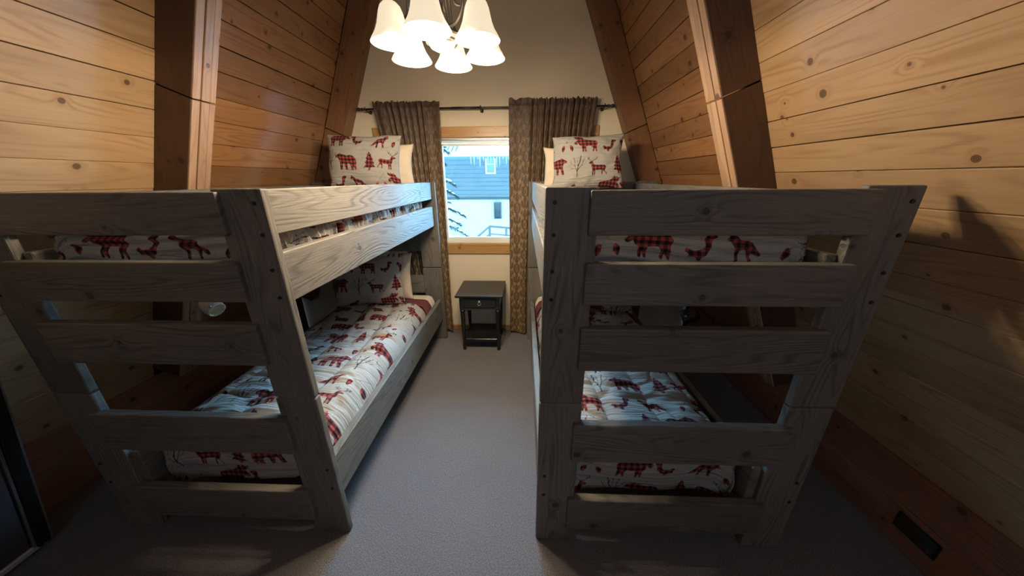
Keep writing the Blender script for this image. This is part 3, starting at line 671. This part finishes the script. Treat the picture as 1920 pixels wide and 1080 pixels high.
# ------------------------------------------------------------------ chandelier
def chandelier():
    cx, cy = -.335, 1.505
    r = thing('chandelier', 'six light chandelier with bell shaped frosted glass shades and scrolled pewter arms', 'chandelier', (cx, cy, 2.09))
    link('stem', tube_mesh([(0, 0, .34), (0, 0, ZC-2.1-.03)], .008, 10), METAL, r)
    lathe('ceiling_cup', [(0, -.03), (.03, -.028), (.06, -.012), (.065, 0), (0, 0)], METAL, r, (0, 0, ZC-2.1), 24)
    lathe('hub', [(0, .03), (.012, .035), (.03, .05), (.036, .07), (.028, .09), (.014, .11), (.012, .2), (.024, .22), (.028, .24), (.014, .27), (.01, .34), (0, .345)], METAL, r, (0, 0, 0), 24)
    lathe('glass_bowl', [(0, -.0), (.025, .002), (.045, .012), (.055, .028), (.053, .030), (.04, .018), (0, .010)], SHADE, r, (0, 0, .0), 28)
    lathe('bowl_collar', [(.058, .022), (.064, .028), (.064, .036), (.03, .05), (.02, .05), (.05, .034), (.056, .024)], METAL, r, (0, 0, 0), 28)
    bell = [(.014, .128), (.026, .125), (.037, .114), (.044, .098), (.049, .078), (.055, .055), (.065, .032), (.078, .012), (.085, .0), (.083, -.001), (.075, .012), (.062, .032), (.052, .055), (.046, .078), (.041, .097), (.034, .111), (.014, .124)]
    bulbp = [(0, .008), (.014, .012), (.024, .024), (.028, .040), (.025, .058), (.015, .080), (.012, .10), (0, .102)]
    cup = [(0, .165), (.012, .163), (.018, .152), (.022, .14), (.026, .125), (.0265, .121), (.016, .121), (.014, .10), (0, .10)]
    base = math.radians(-92)
    for k in range(6):
        a = base+k*PI/3; d = Vector((math.cos(a), math.sin(a), 0)); R_ = .188
        pts = []
        # scroll: out low, up, over and down into the cup
        for (q, z) in ((.012, .10), (.05, .075), (.09, .085), (.118, .125), (.12, .175), (.10, .215), (.07, .22), (.055, .195), (.065, .17), (.085, .168)): pts.append(d*q+Vector((0, 0, z)))
        def smooth(pts, n=5):
            out = []; m_ = len(pts)
            for i in range(m_-1):
                p0, p1, p2, p3 = pts[max(i-1, 0)], pts[i], pts[i+1], pts[min(i+2, m_-1)]
                for j in range(n):
                    t_ = j/n; out.append(.5*((2*p1)+(p2-p0)*t_+(2*p0-5*p1+4*p2-p3)*t_*t_+(3*p1-p0-3*p2+p3)*t_**3))
            return out+[pts[-1]]
        arm = link('arm', tube_mesh(smooth(pts), .0048, 8), METAL, r)
        p2 = [d*q+Vector((0, 0, z)) for q, z in ((.012, .23), (.05, .27), (.10, .285), (.15, .262), (.178, .215), (R_, .160))]
        link('arm_upper', tube_mesh(smooth(p2), .0058, 8), METAL, arm)
        tilt = Matrix.Rotation(.10, 3, Vector((-d.y, d.x, 0))).to_euler()
        lathe('socket_cup', cup, METAL, arm, d*R_, 18)
        sh = lathe('shade', bell, SHADE, arm, d*R_, 32)
        bu = lathe('bulb', bulbp, BULB, arm, d*R_, 16)
        ld = bpy.data.lights.new('bulb_light', 'POINT'); ld.energy = LAMP_W; ld.color = (1.0, .80, .56); ld.shadow_soft_size = .03
        lo = bpy.data.objects.new('bulb_light', ld); COL.objects.link(lo); lo.parent = arm; lo.location = d*R_+Vector((0, 0, -.008))
chandelier()

# ------------------------------------------------------------------ reading lamps on the wall-side rails
def reading_lamp(x, y, z, s, mat, mat2, label):
    r = thing('reading_lamp', label, 'lamp', (x, y, 1.186))
    dz = z-1.186
    link('arm', tube_mesh([(0, 0, 0), (0, 0, -.04), (-s*.02, 0, -.12), (-s*.01, .01, dz+.07), (0, .0, dz+.03)], .005, 8), RUBBER, r)
    lathe('lamp_head', [(0, .07), (.02, .068), (.036, .055), (.044, .03), (.046, .0), (.043, -.03), (.038, -.032), (.036, -.005), (0, .0)], mat, r, (0, 0, dz), 20, rot=(0, s*1.1, -.3))
    lathe('knob', [(0, .012), (.006, .01), (.007, 0), (0, 0)], mat2, r, (-s*.03, -.035, dz+.02), 12, rot=(PI/2, 0, 0))
reading_lamp(1.0, 1.76, .80, 1, RUBBER, SILVER, 'small black reading lamp hanging over the lower right bunk')
reading_lamp(-1.735, 1.54, .93, -1, CREAM, METAL, 'small cream reading lamp hanging over the lower left bunk')

# ------------------------------------------------------------------ floor register in the right knee board
v = thing('vent_register', 'small dark metal vent register set in the red-brown board at the lower right', 'vent', (1.7095, .97, .137))
bm = bmesh.new()
for c, d in (((0, 0, .036), (.006, .15, .008)), ((0, 0, -.036), (.006, .15, .008)), ((0, .071, 0), (.006, .008, .072)), ((0, -.071, 0), (.006, .008, .072))): bm_box(bm, c, d)
link('frame', mesh_from(bm, 'frame'), RUBBER, v, (-.0035, 0, 0))
lm = mesh_for(board_mesh(.134, .010, .003, 0), RUBBER)
for k in range(6): link('louver', lm, None, v, (-.003, 0, -.029+k*.0116), (Matrix.Rotation(.5, 3, 'Y') @ AX['y']).to_euler())
v.rotation_euler = (.0, 0, 0)

# ------------------------------------------------------------------ cabinet edge at the left
def cabinet():
    r = thing('metal_cabinet', 'dark metal cabinet with black seal and silver edges at the left frame edge', 'cabinet', (-2.20, .90, .0))
    r.rotation_euler = (0, math.atan(.29), 0)
    def bx(name, lo, hi, mat, bev=.003, seg=1):
        bm = bmesh.new(); bm_box(bm, (Vector(lo)+Vector(hi))/2, Vector(hi)-Vector(lo))
        if bev: bmesh.ops.bevel(bm, geom=bm.edges[:], offset=bev, segments=seg, affect='EDGES', profile=.5)
        return link(name, mesh_from(bm, name), mat, r)
    bx('body', (-.10, -.52, .045), (-.012, -.0, 1.0), DARKPANEL)
    bx('front_panel', (-.012, -.475, .07), (-.002, -.06, .97), DARKPANEL)
    bx('door_seal', (-.012, -.045, .035), (.006, -.004, 1.0), RUBBER, .006, 2)
    bx('edge_strip', (-.016, -.003, .03), (.0, .004, 1.0), SILVER, .001)
    bx('edge_strip', (-.012, -.056, .05), (.003, -.047, 1.0), SILVER, .001)
    f = bx('foot_rail', (-.06, -.5, .02), (-.002, -.01, .05), plain('pale_metal', (.7, .7, .68), .4, .3), .004)
    bm = bmesh.new(); bmesh.ops.create_cone(bm, cap_ends=True, segments=12, radius1=.006, radius2=.006, depth=.006)
    link('screw', mesh_from(bm, 'screw'), RUBBER, r, (0, -.035, .036), (0, PI/2, 0))
    for y in (-.46, -.05): lathe('foot', [(0, 0), (.016, 0), (.018, .01), (.012, .02), (0, .02)], RUBBER, r, (-.03, y, .0), 14)
cabinet()

# ------------------------------------------------------------------ outside
def exterior():
    g = bmesh.new(); bm_box(g, (-1, 26, -2.7), (80, 44, .4)); o = struct('trim_ground', g, SNOW); o.name = 'snowy_ground'; o['kind'] = 'structure'
    YH = 12.0
    h = thing('neighbour_house', 'blue-grey sided house with white lower storey seen through the window', 'house', (-1.5, YH, -2.5))
    def bx(name, lo, hi, mat, par=h, bev=0):
        bm = bmesh.new(); L = par.location+(h.location if par is not h else Vector((0, 0, 0)))
        bm_box(bm, (Vector(lo)+Vector(hi))/2-L, Vector(hi)-Vector(lo)); return link(name, mesh_from(bm, name), mat, par)
    bx('lower_wall', (-8, YH, -2.5), (4, YH+5, .92), STUCCO)
    bx('upper_wall', (-8, YH, .92), (4, YH+5, 2.5), SHELL)
    z = .90; bm = bmesh.new(); k = 0
    while z < 2.45:
        bm_box(bm, (-2-(-1.5), -.03, z+.075+2.5), (12, .03, .15), Matrix.Rotation(.10, 3, 'X')); z += .145
    sid = link('siding', mesh_from(bm, 'siding'), SIDING, h); sid['kind'] = 'stuff'
    bx('ledge', (-8, YH-.09, .86), (4, YH, .92), RAILM)
    # roof with overhang
    bm = bmesh.new(); rot = Matrix.Rotation(math.radians(24), 3, 'X'); bm_box(bm, (-.5, 2.2, 6.1), (12.6, 6.4, .12), rot); rf = link('roof', mesh_from(bm, 'roof'), plain('blue_metal_roof', (.12, .2, .24), .5), h)
    bm = bmesh.new(); bm_box(bm, (2.45, 2.2, 6.23), (6.4, 6.5, .16), rot); bmesh.ops.bevel(bm, geom=bm.edges[:], offset=.05, segments=2, affect='EDGES'); link('roof_snow', mesh_from(bm, 'roof_snow'), SNOW, h)
    for k in range(20):
        bm = bmesh.new(); bm_box(bm, (-.86-.15*k, 2.2, 6.18), (.035, 6.4, .08), rot); link('roof_seam', mesh_from(bm, 'roof_seam'), RAILM, rf)
    bx('fascia', (-8, YH-.86, 2.30), (4.5, YH-.80, 2.46), EXTWHITE)
    bx('soffit', (-8, YH-.80, 2.32), (4.5, YH, 2.36), EXTWHITE)
    # icicles
    r_ = random.Random(3)
    for k in range(15):
        x = -1.75+k*.105+r_.uniform(-.03, .03); L = r_.uniform(.1, .42)
        lathe('icicle', [(0, -L), (.008, -L*.7), (.016, -L*.3), (.024, 0), (0, 0)], ICE, h, (x+1.5, -.89, 4.80), 7)
    def window(x0, x1, z0, z1, fr, frm, gl):
        f = bmesh.new()
        for lo, hi in (((x0, z0), (x1, z0+fr)), ((x0, z1-fr), (x1, z1)), ((x0, z0+fr), (x0+fr, z1-fr)), ((x1-fr, z0+fr), (x1, z1-fr))):
            bm_box(f, ((lo[0]+hi[0])/2+1.5, -.07, (lo[1]+hi[1])/2+2.5), (hi[0]-lo[0], .1, hi[1]-lo[1]))
        fo = link('window', mesh_from(f, 'window'), frm, h)
        p = bmesh.new(); bm_box(p, ((x0+x1)/2+1.5, -.045, (z0+z1)/2+2.5), (x1-x0-2*fr, .02, z1-z0-2*fr)); link('pane', mesh_from(p, 'pane'), gl, fo)
        p = bmesh.new(); bm_box(p, ((x0+x1)/2+1.5, -.07, (z0+z1)/2+2.5), (x1-x0-2*fr, .03, .03)); link('sash_bar', mesh_from(p, 'sash'), frm, fo)
    window(-1.38, -1.01, 1.76, 2.42, .05, EXTWHITE, plain('blue_window_glass', (.2, .33, .4), .2))
    window(-1.11, -.83, .16, .76, .035, RAILM, EXTDARK)
    window(-4.3, -3.6, 1.5, 2.2, .06, EXTWHITE, EXTDARK)
    bx('wall_lamp', (-2.56, YH-.08, -.30), (-2.50, YH, -.16), RAILM)
    # deck stair railing
    YR = 7.0; f = YR/12.0
    rl = thing('deck_railing', 'grey wooden stair and deck railing outside the window', 'railing', (-.8, YR, -2.5))
    def W(px, z12): return Vector((px*f, YR, 1.6+(z12-1.6)*f))-rl.location
    A_, B_, C_ = W(-1.83, -.58), W(-1.30, -.13), W(.9, -.30)
    for nm, dz, rr in (('handrail', 0, .032), ('mid_rail', -.17, .02), ('mid_rail', -.30, .02)):
        o_ = Vector((0, 0, dz)); link(nm, tube_mesh([A_+o_-Vector((.2, 0, .17)), A_+o_, B_+o_, C_+o_], rr, 4), RAILM, rl)
    for px, zt in ((-1.30, -.13), (-.66, -.18), (0.0, -.23), (.66, -.28)):
        p = W(px, zt); bm = bmesh.new(); bm_box(bm, (p.x, 0, p.z/2), (.05, .05, p.z)); link('post', mesh_from(bm, 'post'), RAILM, rl)
    # snow covered spruce at the left of the view
    tr = thing('spruce_tree', 'dark spruce tree with drooping snowy branches at the left of the window view', 'tree', (-2.38, 8.0, -2.5))
    link('trunk', tube_mesh([(0, 0, 0), (.02, 0, 2.5), (0, 0, 6.2)], [.14, .10, .02], 8), BARK, tr)
    rr = random.Random(5); bm = bmesh.new(); bs = bmesh.new()
    for k in range(90):
        z = 1.2+4.9*k/90; a = k*2.4; L = (1.1-.7*k/90)*rr.uniform(.55, 1.15); dr = Vector((math.cos(a), math.sin(a), 0))
        for q in range(18):
            f_ = (q+1)/18; p = dr*(L*f_)+Vector((0, 0, z-.35*L*f_*f_)); sd_ = Vector((-dr.y, dr.x, 0))
            for sg in (-1, 1):
                for e in range(3):
                    tip = p+sd_*sg*(.20*(1-f_*.6))*rr.uniform(.6, 1.2)+dr*.07+Vector((0, 0, rr.uniform(-.12, -.01)))
                    wd_ = dr*.022
                    v1 = bm.verts.new(p-wd_); v2 = bm.verts.new(p+wd_); v3 = bm.verts.new(tip); v4 = bm.verts.new((p+tip)/2+Vector((0, 0, .014))); bm.faces.new((v1, v2, v3)); bm.faces.new((v1, v4, v3)); bm.faces.new((v2, v3, v4))
            if rr.random() < .45:
                bmesh.ops.create_icosphere(bs, subdivisions=1, radius=rr.uniform(.02, .05), matrix=Matrix.Translation(p+Vector((0, 0, .02))) @ Matrix.Diagonal((1.3, 1.3, .45, 1)))
    o = link('needles', mesh_from(bm, 'needles'), NEEDLE, tr); o['kind'] = 'stuff'
    o = link('branch_snow', mesh_from(bs, 'branch_snow', True), SNOW, tr); o['kind'] = 'stuff'
exterior()
